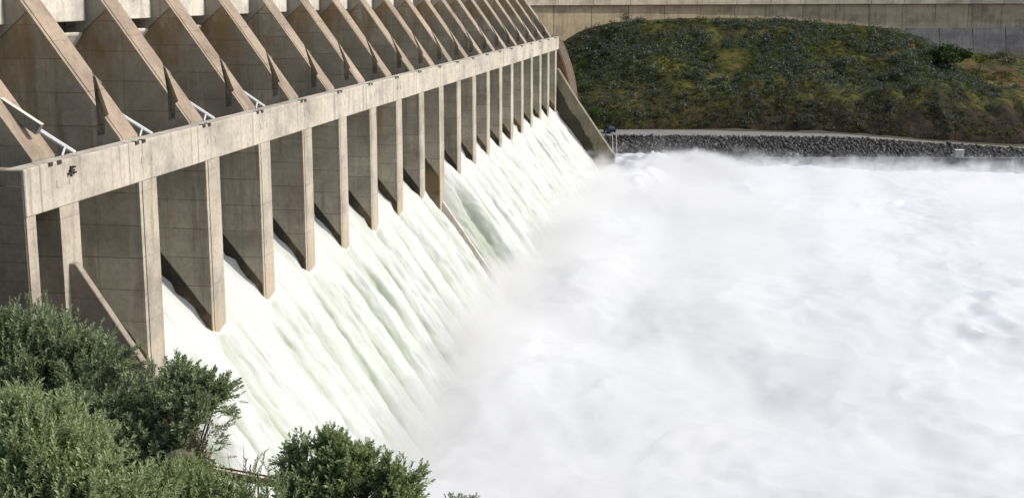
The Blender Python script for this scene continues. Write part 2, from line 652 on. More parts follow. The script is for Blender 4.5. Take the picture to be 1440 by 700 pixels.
# ================================================================== WATER
def water_mat(name, base, tint, streak=False):
    m, nt, out = new_mat(name)
    T = NT(nt)
    a = T.n('ShaderNodeAttribute')
    a.attribute_name = 'clear'
    if streak:
        nz = T.noise(T.pos((0.16, 0.55, 0.16)), 1.0, 5, 0.55, 0.25)
        nz2 = T.noise(T.pos((0.6, 1.6, 0.6)), 1.0, 5, 0.65, 0.3)
    else:
        nz = T.noise(T.pos((0.09, 0.05, 0.2)), 1.0, 6, 0.62, 0.6)
        nz2 = T.noise(T.pos((0.6, 0.45, 0.6)), 1.0, 6, 0.68, 0.8)
    f = T.math('ADD', T.math('MULTIPLY', nz, 0.6), T.math('MULTIPLY', nz2, 0.4))
    f = T.math('ADD', f, T.math('MULTIPLY', a.outputs['Fac'], 0.34))
    fac = T.fr(f, 0.44, 0.92) if streak else T.fr(f, 0.52, 0.84)
    col = T.mix(fac, base, tint)
    fb = T.noise(T.pos((2.2, 2.2, 2.2)), 1.0, 5, 0.7)
    p = T.principled(out, col, 0.55, T.bump(T.math('ADD', nz2, T.math('MULTIPLY', fb, 0.35)), 0.35, 0.25), 0.25)
    return m


MAT_SHEET = water_mat('falling white water', (0.52, 0.525, 0.50), (0.34, 0.37, 0.29), True)
MAT_FOAM = water_mat('river foam', (0.60, 0.605, 0.615), (0.40, 0.46, 0.45))


def sheet_z(x):
    d = x-XF
    return np.where(d > 0, -22.95-1.36*d-0.006*d*d, -22.95-1.24*d-0.015*d*d)


def build_sheet():
    ys = np.arange(64.32, 255.18, 0.14)
    xs = np.concatenate([np.arange(-41.0, -34.5, 0.5), np.arange(-34.5, -24.4, 0.17)])
    X, Y = np.meshgrid(xs, ys, indexing='ij')
    s = np.maximum(X-XF, 0.0)
    Z = sheet_z(X)
    H = np.zeros_like(X)
    clear = np.zeros_like(X)
    # wakes behind the piers
    for k in range(1, 21):
        yc = Y0+S*k-W/2
        dd = (Y-yc)/(0.75+0.05*s)
        wake = np.exp(-dd*dd)
        H += -0.8*wake*np.exp(-s/4.0)*(1-np.exp(-s/0.9)) + 0.35*wake*np.clip((s-3)/5, 0, 1)
        # the two ridges beside each wake
        for sg in (-1, 1):
            d2 = (Y-yc-sg*(1.7+0.10*s))/0.55
            H += 0.34*np.exp(-d2*d2)*np.clip(s/1.5, 0, 1)*np.exp(-s/9)
        clear += 0.55*wake*np.exp(-s/5.0)*(s > 0)
    # drawdown beside the divider
    dv_ = np.where(Y < 153.9, 1-np.clip((151.5-Y)/5.5, 0, 1), 1-np.clip((Y-156.5)/5.5, 0, 1))
    dv_ = dv_*dv_*(3-2*dv_)
    H += -3.6*dv_*np.where(Y < 153.9, 0.92, 1.12)*np.clip(1.15-s/16.0, 0.45, 1)
    clear += np.where(Y > 154.2, 1.0, 0.1)*np.clip(1-(Y-155)/8.0, 0, 1)*(0.9+0.4*vnoise(X*0.4, Y*0.6))
    # streaks drawn out along the fall, growing with it
    amp = 0.10+0.028*s
    n1 = fbm(X*0.10+3, Y*0.75+fbm(X*0.25, Y*0.15, 5, 2)*0.8, 1.0, 3)
    n2 = fbm(X*0.35, Y*1.7, 7.0, 3)
    n3 = fbm(X*0.9, Y*1.3, 9.0, 3)
    H += amp*(0.5*(1-np.abs(n1))-0.3+0.3*n2+0.25*n3)
    clear += 0.3*np.clip(np.abs(n1)*0.9-0.35, 0, 0.6)
    # each bay's flow runs down in two to four rounded streams with creases between them
    yy = Y+0.9*fbm(X*0.09+1, Y*0.10, 21.0, 2)+0.26*fbm(X*0.42, Y*0.6, 23.0, 3)
    ph = yy/4.6
    rd = np.abs(np.sin(np.pi*ph))
    each = 0.8+0.5*vnoise(np.floor(ph)*3.7, X*0.09, 31.0)
    grow = np.clip((s+0.6)/2.5, 0, 1)
    H += (0.80+0.03*s)*grow*each*(rd**0.6-0.6)
    lump = 1-np.abs(fbm(X*0.30+fbm(X*0.3, Y*0.3, 2.0, 2), Y*1.05, 33.0, 3))
    H += 0.17*grow*(lump-0.6)*np.clip(rd*1.6, 0.3, 1)
    H += 0.07*grow*fbm(X*2.2, Y*2.6, 36.0, 2)
    clear += 0.95*grow*np.clip(1-rd*1.35, 0, 1)*each
    # water heaping up against the pier sides
    for k in range(2, 21):
        for yc in (Y0+S*k-W, Y0+S*k):
            H += 0.30*np.exp(-((Y-yc)/0.45)**2)*(0.6+0.8*vnoise(X*1.6, Y*1.1, 41.0+k))*(s < 1.0)*np.exp(-np.maximum(s, 0)*2)
    # push along the outward normal of the chute
    P = np.stack([X+0.80*np.maximum(H, -3.2), Y, Z+0.59*H], -1)
    o = np_mesh('falling_water', P.reshape(-1, 3), grid_quads(len(xs), len(ys)), MAT_SHEET, attr={'clear': clear})
    tag(o, kind='structure')
    o['label'] = 'white water rushing down the chute below the dam'
    return o


build_sheet()

RZ = -37.0
def river_h(X, Y):
    toe = X-(-26.5)
    roll = 2.6*np.exp(-((toe-7)/7.0)**2)*(0.75+0.6*fbm(X*0.05+2, Y*0.035, 2.0, 2))
    far = 3.1*np.exp(-((X+12)/9.0)**2-((Y-270)/8.0)**2)*(0.8+0.5*fbm(X*0.2, Y*0.16, 15.0, 3))
    turb = np.exp(-np.maximum(toe, 0)/60.0)
    n = fbm(X*0.07, Y*0.05, 1.0, 3)
    bil = 1-np.abs(fbm(X*0.16+n*0.6, Y*0.12, 4.0, 4))
    f = fbm(X*0.55, Y*0.42, 8.0, 3)*(1+0.3*np.clip((X-8)/15, 0, 1))
    ridge = 1-np.abs(fbm(X*0.30+n, Y*0.22, 12.0, 3))
    return roll+far+(0.25+0.95*turb)*n+(0.35+0.9*turb)*(bil-0.6)+0.13*f+(0.28+0.06*np.clip((X-8)/15, 0, 1))*(ridge-0.6)


def build_river():
    xs = np.concatenate([np.arange(-34, 40, 0.55), np.arange(40, 180, 1.1)])
    ys = np.concatenate([np.arange(28, 288, 0.6)])
    X, Y = np.meshgrid(xs, ys, indexing='ij')
    H = river_h(X, Y)
    Z = RZ+H
    cl = 0.5*np.clip(fbm(X*0.035+5, Y*0.03+2, 3.0, 3), 0, 1)
    for (px, py, rx, ry, a) in ((1330, 405, 5, 8, 1.0), (1145, 392, 3, 5, 0.7), (1125, 505, 3, 4, 0.6), (1395, 390, 4, 6, 0.5)):
        d = at(px, py, 1.0)
        c = d*(RZ/d[2])
        cl += a*np.exp(-((X-c[0])/rx)**2-((Y-c[1])/ry)**2)*(0.7+0.6*fbm(X*0.4, Y*0.3, 6.0, 2))
    P = np.stack([X, Y, Z], -1)
    o = np_mesh('river_water', P.reshape(-1, 3), grid_quads(len(xs), len(ys)), MAT_FOAM, attr={'clear': cl})
    tag(o, kind='structure')
    o['label'] = 'foaming white river at the foot of the dam'


build_river()

# drifting spray over the boil
def build_mist():
    m, nt, out = new_mat('spray')
    T = NT(nt)
    x, y, z = T.sep()
    h = T.math('ADD', z, 36.3)
    n1 = T.noise(T.pos((0.075, 0.06, 0.10)), 1.0, 4, 0.6, 0.5)
    # taller near the foot of the fall and near the far wall's end
    toe = T.fr(x, 18.0, -22.0, 0.0, 1.0)
    top = T.math('ADD', 4.0, T.math('MULTIPLY', toe, 2.2))
    plume = T.math('MULTIPLY', T.math('MULTIPLY', T.fr(x, 16.0, -6.0), T.fr(x, -23.0, -16.0)), T.fr(y, 240.0, 262.0))
    top = T.math('MULTIPLY', top, T.math('ADD', T.fr(y, 272.0, 245.0, 0.58, 1.0), T.math('MULTIPLY', plume, 0.40)))
    n2 = T.noise(T.pos((0.30, 0.22, 0.34), (2, 4, 1)), 1.0, 4, 0.65, 0.8)
    n1 = T.math('ADD', T.math('MULTIPLY', n1, 0.72), T.math('MULTIPLY', n2, 0.28))
    top = T.math('MULTIPLY', top, T.fr(n1, 0.32, 0.66, 0.2, 1.75))
    body = T.math('SUBTRACT', 1.0, T.math('DIVIDE', h, top), clamp=True)
    body = T.math('MULTIPLY', body, T.fr(n1, 0.30, 0.62, 0.25, 1.0))
    edge = T.math('MULTIPLY', T.fr(x, -30.3, -24.0), T.math('MULTIPLY', T.math('MULTIPLY', T.fr(y, 285.9, 276.0, 0.55, 1.0), T.fr(T.math('SUBTRACT', T.math('MULTIPLY', x, 0.5), T.math('SUBTRACT', y, 256.0)), -14.5, -9.0, 0.05, 1.0)), T.fr(y, 40, 60)))
    boost = T.math('ADD', T.fr(x, 26.0, 2.0, 0.75, 1.0), T.math('MULTIPLY', T.fr(x, -17.0, -25.0), 1.2))
    den = T.math('MULTIPLY', T.math('MULTIPLY', T.math('MULTIPLY', body, edge), boost), 0.15)
    # the dense plume thrown up off the far training wall
    ex = T.math('DIVIDE', T.math('ADD', x, 9.0), 15.0)
    ey = T.math('DIVIDE', T.math('SUBTRACT', y, 267.0), 10.0)
    ez = T.math('DIVIDE', T.math('ADD', z, 36.2), 5.6)
    rr = T.math('ADD', T.math('ADD', T.math('MULTIPLY', ex, ex), T.math('MULTIPLY', ey, ey)), T.math('MULTIPLY', ez, ez))
    rr = T.math('ADD', rr, T.math('MULTIPLY', T.math('SUBTRACT', n1, 0.5), 2.6))
    den = T.math('ADD', den, T.fr(rr, 1.0, 0.25, 0.0, 0.45))
    # torn low spray against the far bank
    low = T.math('MULTIPLY', T.fr(n2, 0.47, 0.68), T.fr(z, -31.8, -36.0))
    low = T.math('MULTIPLY', low, T.math('MULTIPLY', T.fr(y, 264.0, 274.0), T.fr(x, -20.0, -10.0)))
    den = T.math('ADD', den, T.math('MULTIPLY', low, 0.16))
    pv = T.n('ShaderNodeVolumePrincipled')
    pv.inputs['Color'].default_value = (0.985, 0.982, 0.975, 1)
    pv.inputs['Anisotropy'].default_value = 0.15
    T.link(den, pv.inputs['Density'])
    T.link(pv.outputs[0], out.inputs['Volume'])
    b = MB()
    b.box(-32, 130, 40, 286, -38.4, -27.0)
    o = b.build('mist', [m])
    tag(o, 'white spray drifting over the boiling river', None, None, 'stuff')
    try:
        m.cycles.volume_step_rate = 0.12
    except Exception:
        pass
    return o


build_mist()

# ================================================================== FAR BANK
def lerp(q, xs, ys):
    return np.interp(q, xs, ys)


def bankpt(a, bb, z):
    a, bb = np.broadcast_arrays(np.asarray(a, float), np.asarray(bb, float))
    P = RT[None, :]*a[:, None]+FH[None, :]*bb[:, None]
    P[:, 2] = z
    return P


def q_of(a): return 720+a*FPX/292.0
RZq = ([600, 1000, 1200, 1320, 1440, 2200], [-31.3, -31.4, -31.8, -33.0, -34.1, -34.6])     # road level
RWq = ([600, 1000, 1200, 1320, 1440, 2200], [15, 14, 9, 5, 4, 4])
CZq = ([500, 790, 812, 835, 870, 920, 1000, 1100, 1200, 1260, 1310, 1370, 1440, 1700, 2200],
       [-10.5, -12.4, -10.2, -9.0, -8.0, -7.5, -7.4, -7.8, -9.0, -10.3, -13.6, -16.0, -16.8, -18, -18])
A = np.arange(-70, 260, 0.9)
NB = 90


def hill_xyz(a, t):
    q = q_of(a)
    rb = 292+lerp(q, *RWq)
    zb = lerp(q, *RZq)+0.1
    zc = lerp(720+a*FPX/352.0, *CZq)
    bb = rb+(352-rb)*t
    z = zb+(zc-zb)*(t**0.80)
    amp = np.sin(np.pi*np.clip(t, 0, 1))*0.8+0.25*np.clip(t*3, 0, 1)
    z = z+amp*(1.9*fbm(a*0.06, bb*0.06, 1.0, 4)+0.4*fbm(a*0.3, bb*0.3, 2.0, 3))
    cliff = np.clip((q-880)/200, 0, 1)*np.exp(-((t-0.22)/0.16)**2)
    z = z+cliff*2.6*(0.6+0.8*np.abs(fbm(a*0.16, bb*0.1, 4.0, 3)))
    return bb, z


T_ = np.concatenate([np.linspace(0, 1, NB), [1.35]])
AA, TT = np.meshgrid(A, T_, indexing='ij')
B_, Z_ = hill_xyz(AA, np.minimum(TT, 1.0))
B_ = np.where(TT > 1, 372, B_)


def hill_mat():
    m, nt, out = new_mat('grassy hillside')
    T = NT(nt)
    n1 = T.noise(T.pos((0.10, 0.10, 0.16)), 1.0, 6, 0.65, 0.4)
    n2 = T.noise(T.pos((0.8, 0.8, 0.8)), 1.0, 6, 0.7)
    n3 = T.noise(T.pos((0.05, 0.05, 0.09), (7, 3, 1)), 1.0, 4, 0.6)
    col = T.ramp(n1, [(0.30, (0.022, 0.020, 0.011)), (0.45, (0.050, 0.050, 0.014)), (0.56, (0.095, 0.092, 0.018)), (0.68, (0.115, 0.092, 0.028))])
    col = T.mix(T.fr(n3, 0.54, 0.64, 0, 0.6), col, (0.13, 0.075, 0.035))
    col = T.mix(T.fr(n2, 0.45, 0.62, 0, 0.75), col, (0.02, 0.02, 0.014))
    hx, hy, hz = T.sep()
    rk = T.noise(T.pos((0.35, 0.35, 0.12), (2, 2, 7)), 1.0, 6, 0.7, 0.6)
    rock = T.ramp(rk, [(0.3, (0.010, 0.009, 0.007)), (0.5, (0.030, 0.024, 0.015)), (0.7, (0.075, 0.055, 0.034))])
    low = T.fr(T.math('ADD', hz, T.math('MULTIPLY', T.math('SUBTRACT', n1, 0.5), 14.0)), -23.0, -27.0)
    low = T.math('MULTIPLY', low, T.fr(hx, -15.0, 15.0, 0.35, 1.0))
    col = T.mix(low, col, rock)
    T.principled(out, col, 0.95, T.bump(n2, 0.8, 0.5), 0.1)
    return m


P = bankpt(AA.ravel(), B_.ravel(), Z_.ravel())
hill = np_mesh('hill', P, grid_quads(len(A), len(T_)), hill_mat())
tag(hill, kind='structure')

M['asphalt'] = plain('pale gravel road', (0.19, 0.178, 0.16), 0.95, var=0.22, scale=0.7)
M['dirt'] = plain('dark bank rubble', (0.06, 0.055, 0.05), 0.95, var=0.5, scale=1.2)
# road strip
qa = q_of(A)
rz, rw = lerp(qa, *RZq), lerp(qa, *RWq)
rows = []
for f in (-0.02, 0.33, 0.66, 1.02):
    rows.append(bankpt(A, 292+rw*f, rz+0.05+0.1*np.sin(f*3)))
road = np_mesh('road', np.stack(rows, 1).reshape(-1, 3), grid_quads(len(A), 4), M['asphalt'])
tag(road, kind='structure')
# bank under the rocks
rows = []
wz = -34.95
for t in (0, 0.35, 0.7, 1.0):
    top = rz
    rows.append(bankpt(A, 292-8.0*t, top+(-38.5-top)*t**1.0))
bk = np_mesh('riverbank', np.stack(rows, 1).reshape(-1, 3), grid_quads(len(A), 4), M['dirt'])
tag(bk, kind='structure')


# riprap stones
def rocks():
    n = 21000
    base = np.array([(sx, sy, sz) for sx in (-1, 1) for sy in (-1, 1) for sz in (-1, 1)], float)
    fq = np.array([(0, 1, 3, 2), (4, 6, 7, 5), (0, 4, 5, 1), (2, 3, 7, 6), (0, 2, 6, 4), (1, 5, 7, 3)])
    a = RNG.uniform(10, 125, n)
    t = RNG.uniform(-0.03, 0.8, n)
    q = q_of(a)
    z = lerp(q, *RZq)
    bb = 292-8.0*t
    z = z+(-38.5-z)*t
    C = bankpt(a, bb, z)
    sz = np.clip(RNG.lognormal(-1.85, 0.45, n), 0.07, 0.5)
    V = base[None]*(0.55+0.45*RNG.random((n, 8, 3)))*sz[:, None, None]*RNG.uniform(0.6, 1.2, (n, 1, 3))
    ang = RNG.uniform(0, 6.28, n)
    tl = RNG.uniform(-0.7, 0.7, n)
    c, s = np.cos(ang)[:, None], np.sin(ang)[:, None]
    x, y = V[..., 0]*c-V[..., 1]*s, V[..., 0]*s+V[..., 1]*c
    c2, s2 = np.cos(tl)[:, None], np.sin(tl)[:, None]
    y, zz = y*c2-V[..., 2]*s2, y*s2+V[..., 2]*c2
    V = np.stack([x, y, zz], -1)+C[:, None, :]
    Q = fq[None]+(np.arange(n)*8)[:, None, None]
    m, nt, out = new_mat('grey riprap')
    T = NT(nt)
    g = T.n('ShaderNodeNewGeometry')
    col = T.ramp(g.outputs['Random Per Island'], [(0.0, (0.05, 0.047, 0.042)), (0.5, (0.085, 0.081, 0.072)), (0.85, (0.13, 0.125, 0.112)), (1.0, (0.21, 0.20, 0.18))])
    nz = T.noise(T.pos((2, 2, 2)), 1.0, 5, 0.7)
    col = T.mix(T.fr(nz, 0.4, 0.7, 0, 0.5), col, (0.05, 0.048, 0.04))
    T.principled(out, col, 0.95, T.bump(nz, 0.5, 0.1), 0.2)
    o = np_mesh('riprap', V.reshape(-1, 3), Q.reshape(-1, 4), m, smooth=False)
    tag(o, 'grey broken rocks covering the far bank below the road', None, None, 'stuff')


rocks()

# low concrete wall at the water's edge
b = MB()
aw = np.arange(52, 250, 6.0)
for i in range(len(aw)-1):
    a0_, a1_ = aw[i], aw[i+1]-0.03
    p = []
    for a_, bb in ((a0_, 283.2), (a1_, 283.2), (a1_, 284.0), (a0_, 284.0)):
        v = RT*a_+FH*bb
        p.append(v)
    pts = [(v[0], v[1], -39.0) for v in p]+[(v[0], v[1], wz) for v in p]
    b.poly(pts, [(0, 3, 2, 1), (4, 5, 6, 7), (0, 1, 5, 4), (1, 2, 6, 5), (2, 3, 7, 6), (3, 0, 4, 7)])
lw = b.build('river_wall', [concrete('river wall concrete', (0.22, 0.21, 0.195), joint=0.1, lift=8)], bevel=0.04)
tag(lw, 'low grey concrete wall along the far river edge, half lost in spray', 'wall')

# white hut on that wall
def hut():
    c = RT*((1352-720)*283.5/FPX)+FH*283.7
    o = empty('utility_hut', (c[0], c[1], wz))
    o.rotation_euler = (0, 0, YAW)
    b = MB(); b.box(-0.85, 0.85, -0.7, 0.7, 0.0, 1.55)
    b.build('wall', [plain('cream painted hut', (0.62, 0.60, 0.48), 0.8, var=0.12)], o, bevel=0.02)
    b = MB(); b.box(-0.95, 0.95, -0.8, 0.8, 1.552, 1.68)
    b.build('roof', [plain('pale hut roof', (0.55, 0.54, 0.5), 0.8, var=0.1)], o, bevel=0.02)
    b = MB(); b.box(-0.3, 0.35, -0.74, -0.702, 0.05, 1.4)
    b.build('door', [plain('grey hut door', (0.5, 0.49, 0.42), 0.7, var=0.1)], o)
    tag(o, 'small cream utility hut on the low wall at the far river edge', 'hut')


hut()

# guard rail at the road's end
def guard():
    a0_, a1_ = (862-720)*291.6/FPX, (911-720)*291.6/FPX
    def pt(a_, z): v = RT*a_+FH*291.7; return (v[0], v[1], z)
    o = empty('guard_rail', pt(a0_, -31.3))
    b = MB(); b.bar(pt(a0_, -30.62), pt(a1_, -30.62), 0.17)
    for c, nm in ((b, 'rail'),):
        ob = c.build(nm, [plain('weathered white rail', (0.62, 0.56, 0.52), 0.7, var=0.15)], o)
        ob.location = -Vector(pt(a0_, -31.3))
    for i in range(6):
        b = MB()
        a_ = a0_+(a1_-a0_)*(i+0.02)/5.1
        b.bar(pt(a_, -31.8), pt(a_, -30.8), 0.09)
        ob = b.build('post', [M['rusty']], o)
        ob.location = -Vector(pt(a0_, -31.3))
    tag(o, 'short pale guard rail on the road edge beside the mossy wall', 'guard rail')
    # rusty access ladder down the rocks
    o2 = empty('access_ladder', pt(a0_, -35.0))
    def pr(a_, z, f): v = RT*a_+FH*(291.2-f*4.6); return (v[0], v[1], z)
    for da in (-0.1, 0.75):
        b = MB(); b.bar(pr(a0_+da, -31.0, 0), pr(a0_+da-0.1, -35.3, 1.0), 0.13)
        ob = b.build('stringer', [plain('pale ladder rail', (0.42, 0.36, 0.30), 0.8, var=0.2)], o2); ob.location = -Vector(pt(a0_, -35.0))
    for i in range(9):
        f = (i+0.5)/9
        b = MB(); b.bar(pr(a0_-0.1, -31.0-4.3*f, f), pr(a0_+0.72, -31.0-4.3*f, f), 0.10)
        ob = b.build('rung', [M['rusty']], o2); ob.location = -Vector(pt(a0_, -35.0))
    tag(o2, 'rusty ladder going down the riprap at the guard rail end', 'ladder')


guard()


# dark car parked at the end of the road, seen end on
def car():
    c = RT*((857-720)*299.0/FPX)+FH*298.5
    o = empty('parked_car', (c[0], c[1], -31.2))
    o.rotation_euler = (0, 0, YAW+0.25)
    paint = plain('dark blue car paint', (0.018, 0.022, 0.035), 0.3, 0.2, var=0.1)
    glass = plain('dark car glass', (0.05, 0.06, 0.08), 0.1, var=0.1)
    rub = plain('black tyre', (0.015, 0.015, 0.015), 0.8, var=0.2)
    prof = [(-2.0, 0.35), (2.05, 0.35), (2.1, 0.75), (1.95, 0.92), (1.0, 1.0), (0.45, 1.48), (-1.15, 1.52), (-1.85, 1.05), (-2.05, 0.9)]
    b = MB()
    n = len(prof)
    for sgn in (1,):
        p = [(-0.86*(0.86 if z > 1.1 else 1), y, z) for y, z in prof]+[(0.86*(0.86 if z > 1.1 else 1), y, z) for y, z in prof]
        b.poly(p, [tuple(range(n)), tuple(reversed(range(n, 2*n)))]+[(i, n+i, n+(i+1) % n, (i+1) % n) for i in range(n)])
    b.build('body', [paint], o, bevel=0.06)
    b = MB(); b.poly([(-0.66, -1.77, 1.13), (0.66, -1.77, 1.13), (0.62, -1.24, 1.48), (-0.62, -1.24, 1.48)], [(0, 1, 2, 3)])
    b.build('rear_window', [glass], o)
    for sx in (-0.8, 0.8):
        for sy in (-1.25, 1.3):
            b = MB(); b.bar((sx-0.1, sy, 0.32), (sx+0.1, sy, 0.32), 0.33, 0, 14)
            b.build('wheel', [rub], o)
        b = MB(); b.box(sx*0.98-0.1, sx*0.98+0.06, -2.08, -2.0, 0.72, 0.9)
        b.build('tail_light', [plain('red lamp', (0.25, 0.02, 0.02), 0.3, var=0.05)], o)
    tag(o, 'small dark car parked at the end of the far road beside the mossy wall', 'car')


car()

# far wing wall of the dam behind the hill
def wing_wall():
    mat = concrete('wing wall concrete', (0.52, 0.41, 0.27), stain=0.6, lift=2.2, joint=0.35, rust=0.2)
    mat_l = concrete('parapet concrete', (0.62, 0.53, 0.40), stain=0.4, lift=9, joint=0.1)
    mat_a = concrete('grey apron concrete', (0.16, 0.15, 0.145), stain=0.7, lift=2.5, joint=0.5)
    o = empty('dam_wing_wall', tuple(RT*80+FH*356+np.array([0, 0, -20])))
    inv = -Vector(o.location)
    n = 26
    def P2(i):
        a_ = -30+i*10.2
        t_ = max(a_+10, 0)
        bb = 338+0.62*t_-0.0016*min(t_, 170)**2
        return RT*a_+FH*bb
    for i in range(n):
        p, q = P2(i), P2(i+1)
        d = (q-p)/np.linalg.norm(q-p)
        q = q-d*0.10
        nrm = np.array([-d[1], d[0], 0])
        for nm, z0, z1, off0, off1, mm in (('wall_panel', -24, -3.6, 0.0, 4.0, mat), ('parapet', -3.598, 1.2, -0.9, 4.0, mat_l)):
            b = MB()
            pts = []
            for z in (z0, z1):
                for v, of in ((p, off0), (q, off0), (q, off1), (p, off1)):
                    w = v+nrm*of
                    pts.append((w[0], w[1], z))
            b.poly(pts, [(0, 3, 2, 1), (4, 5, 6, 7), (0, 1, 5, 4), (1, 2, 6, 5), (2, 3, 7, 6), (3, 0, 4, 7)])
            ob = b.build(nm, [mm], o, bevel=0.05)
            ob.location = inv
    # battered apron at the foot on the right
    for i in range(11, 26):
        p, q = P2(i), P2(i+1)
        d = (q-p)/np.linalg.norm(q-p)
        q = q-d*0.18
        nrm = np.array([-d[1], d[0], 0])
        zt = -10.4
        b = MB()
        pts = []
        for v, of, z in ((p, -6.0, -24), (q, -6.0, -24), (q, -0.004, -24), (p, -0.004, -24), (p, -1.2, zt), (q, -1.2, zt), (q, -0.004, zt), (p, -0.004, zt)):
            w = v+nrm*of
            if z == zt:
                w = w+d*0.9
            pts.append((w[0], w[1], z))
        b.poly(pts, [(0, 3, 2, 1), (4, 5, 6, 7), (0, 1, 5, 4), (1, 2, 6, 5), (2, 3, 7, 6), (3, 0, 4, 7)])
        ob = b.build('apron', [mat_a], o, bevel=0.05)
        ob.location = inv
    tag(o, 'long tan concrete wing wall with panel joints behind the green hill', 'wall')


wing_wall()


# ------------------------------------------------------------------ hillside brush
def leaf_mat(name, stops, transl=0.3, rough=0.7):
    m, nt, out = new_mat(name)
    T = NT(nt)
    g = T.n('ShaderNodeNewGeometry')
    nz = T.noise(T.pos((0.9, 0.9, 0.9)), 1.0, 3, 0.6)
    f = T.math('ADD', T.math('MULTIPLY', g.outputs['Random Per Island'], 0.65), T.math('MULTIPLY', nz, 0.40))
    col = T.ramp(f, stops)
    p = T.n('ShaderNodeBsdfPrincipled')
    T.link(col, p.inputs['Base Color'])
    p.inputs['Roughness'].default_value = rough
    p.inputs['Specular IOR Level'].default_value = 0.3
    tr = T.n('ShaderNodeBsdfTranslucent')
    T.link(col, tr.inputs['Color'])
    mx = T.n('ShaderNodeMixShader')
    mx.inputs[0].default_value = transl
    T.link(p.outputs[0], mx.inputs[1])
    T.link(tr.outputs[0], mx.inputs[2])
    T.link(mx.outputs[0], out.inputs['Surface'])
    return m


def clump_quads(C, R, n, size, flat=0.75):
    """n small leaf faces in a dome at each centre"""
    N = len(C)
    d = RNG.normal(size=(N, n, 3))
    d /= np.linalg.norm(d, axis=-1, keepdims=True)
    d[..., 2] = np.abs(d[..., 2])
    r = RNG.uniform(0.35, 1.0, (N, n, 1))**0.6
    lump = 1+0.35*RNG.normal(size=(N, n, 1))*0.5
    pos = C[:, None, :]+d*r*lump*R[:, None, None]*np.array([1, 1, flat])
    u = RNG.normal(size=(N, n, 3)); u /= np.linalg.norm(u, axis=-1, keepdims=True)
    u = u+np.array([0, 0, 0.5])
    w = np.cross(u, RNG.normal(size=(N, n, 3)))
    w /= np.linalg.norm(w, axis=-1, keepdims=True)
    u /= np.linalg.norm(u, axis=-1, keepdims=True)
    sz = (size*RNG.uniform(0.6, 1.4, (N, n, 1)))*np.clip(R[:, None, None], 0.7, 2.0)
    V = np.stack([pos-u*sz, pos+w*sz*0.5, pos+u*sz, pos-w*sz*0.5], 2)
    Q = np.arange(N*n*4).reshape(-1, 4)
    return V.reshape(-1, 3), Q


SAGE = leaf_mat('grey green sage', [(0.1, (0.030, 0.040, 0.022)), (0.45, (0.075, 0.090, 0.055)), (0.75, (0.125, 0.145, 0.090)), (1.0, (0.19, 0.205, 0.14))], 0.25)
OLIVE = leaf_mat('olive brush', [(0.1, (0.030, 0.042, 0.007)), (0.5, (0.075, 0.092, 0.015)), (0.8, (0.145, 0.145, 0.024)), (1.0, (0.20, 0.15, 0.04))], 0.35)
GREEN = leaf_mat('fresh green shrub', [(0.1, (0.018, 0.040, 0.008)), (0.5, (0.045, 0.085, 0.016)), (0.85, (0.085, 0.135, 0.025)), (1.0, (0.13, 0.17, 0.04))], 0.35)


def scatter(n, thresh_seed, lo, hi, amin=-2, amax=178):
    a = RNG.uniform(amin, amax, n)
    t = RNG.uniform(0.0, 0.99, n)
    m = fbm(a*0.075+thresh_seed, t*4.5+thresh_seed, thresh_seed, 4, 0.6)
    keep = (m > lo) & (m < hi) & ((t > 0.30+0.1*m) | (RNG.random(n) < 0.45) | (a < 16))
    a, t = a[keep], t[keep]
    bb, z = hill_xyz(a, t)
    return bankpt(a, bb, z)


C1 = scatter(8000, 2.0, -0.26, 3)
R1 = np.clip(RNG.lognormal(-0.15, 0.36, len(C1)), 0.4, 2.0)
V, Q = clump_quads(C1, R1, 54, 0.17, 0.9)
o = np_mesh('sagebrush', V, Q, SAGE, smooth=False)
tag(o, 'dense grey-green brush covering the far hillside', None, None, 'stuff')
C2 = scatter(11000, 8.0, -0.25, 3)
R2 = np.clip(RNG.lognormal(-0.6, 0.35, len(C2)), 0.3, 1.2)
V, Q = clump_quads(C2, R2, 42, 0.18, 0.6)
o = np_mesh('grass', V, Q, OLIVE, smooth=False)
tag(o, 'olive and yellow-green grass tufts between the hillside brush', None, None, 'stuff')


def hill_shrub(px, py, d, r, mat, label, n=420, tall=1.0, group=None):
    c = at(px, py, d)
    o = empty('hill_shrub', tuple(c-np.array([0, 0, r*tall])))
    k = 9 if r < 4 else 20
    dirs = RNG.normal(size=(k, 3)); dirs /= np.linalg.norm(dirs, axis=-1, keepdims=True)
    C = dirs*r*np.array([0.75, 0.75, 0.5*tall])*RNG.uniform(0.5, 1.1, (k, 1))+np.array([0, 0, r*tall*0.8])
    R = np.full(k, r*(0.5 if r < 4 else 0.36))*RNG.uniform(0.7, 1.2, k)
    V, Q = clump_quads(C, R, n//k, 0.15, 1.0)
    np_mesh('foliage', V, Q, mat, o, smooth=False)
    b = MB()
    for i in range(4):
        e = C[i]*np.array([0.6, 0.6, 0.8])
        b.bar((0.1*i-0.15, 0, -0.6), e, 0.09, 0, 5, 0.04)
    b.build('stem', [M['bark']], o)
    tag(o, label, 'shrub', group)


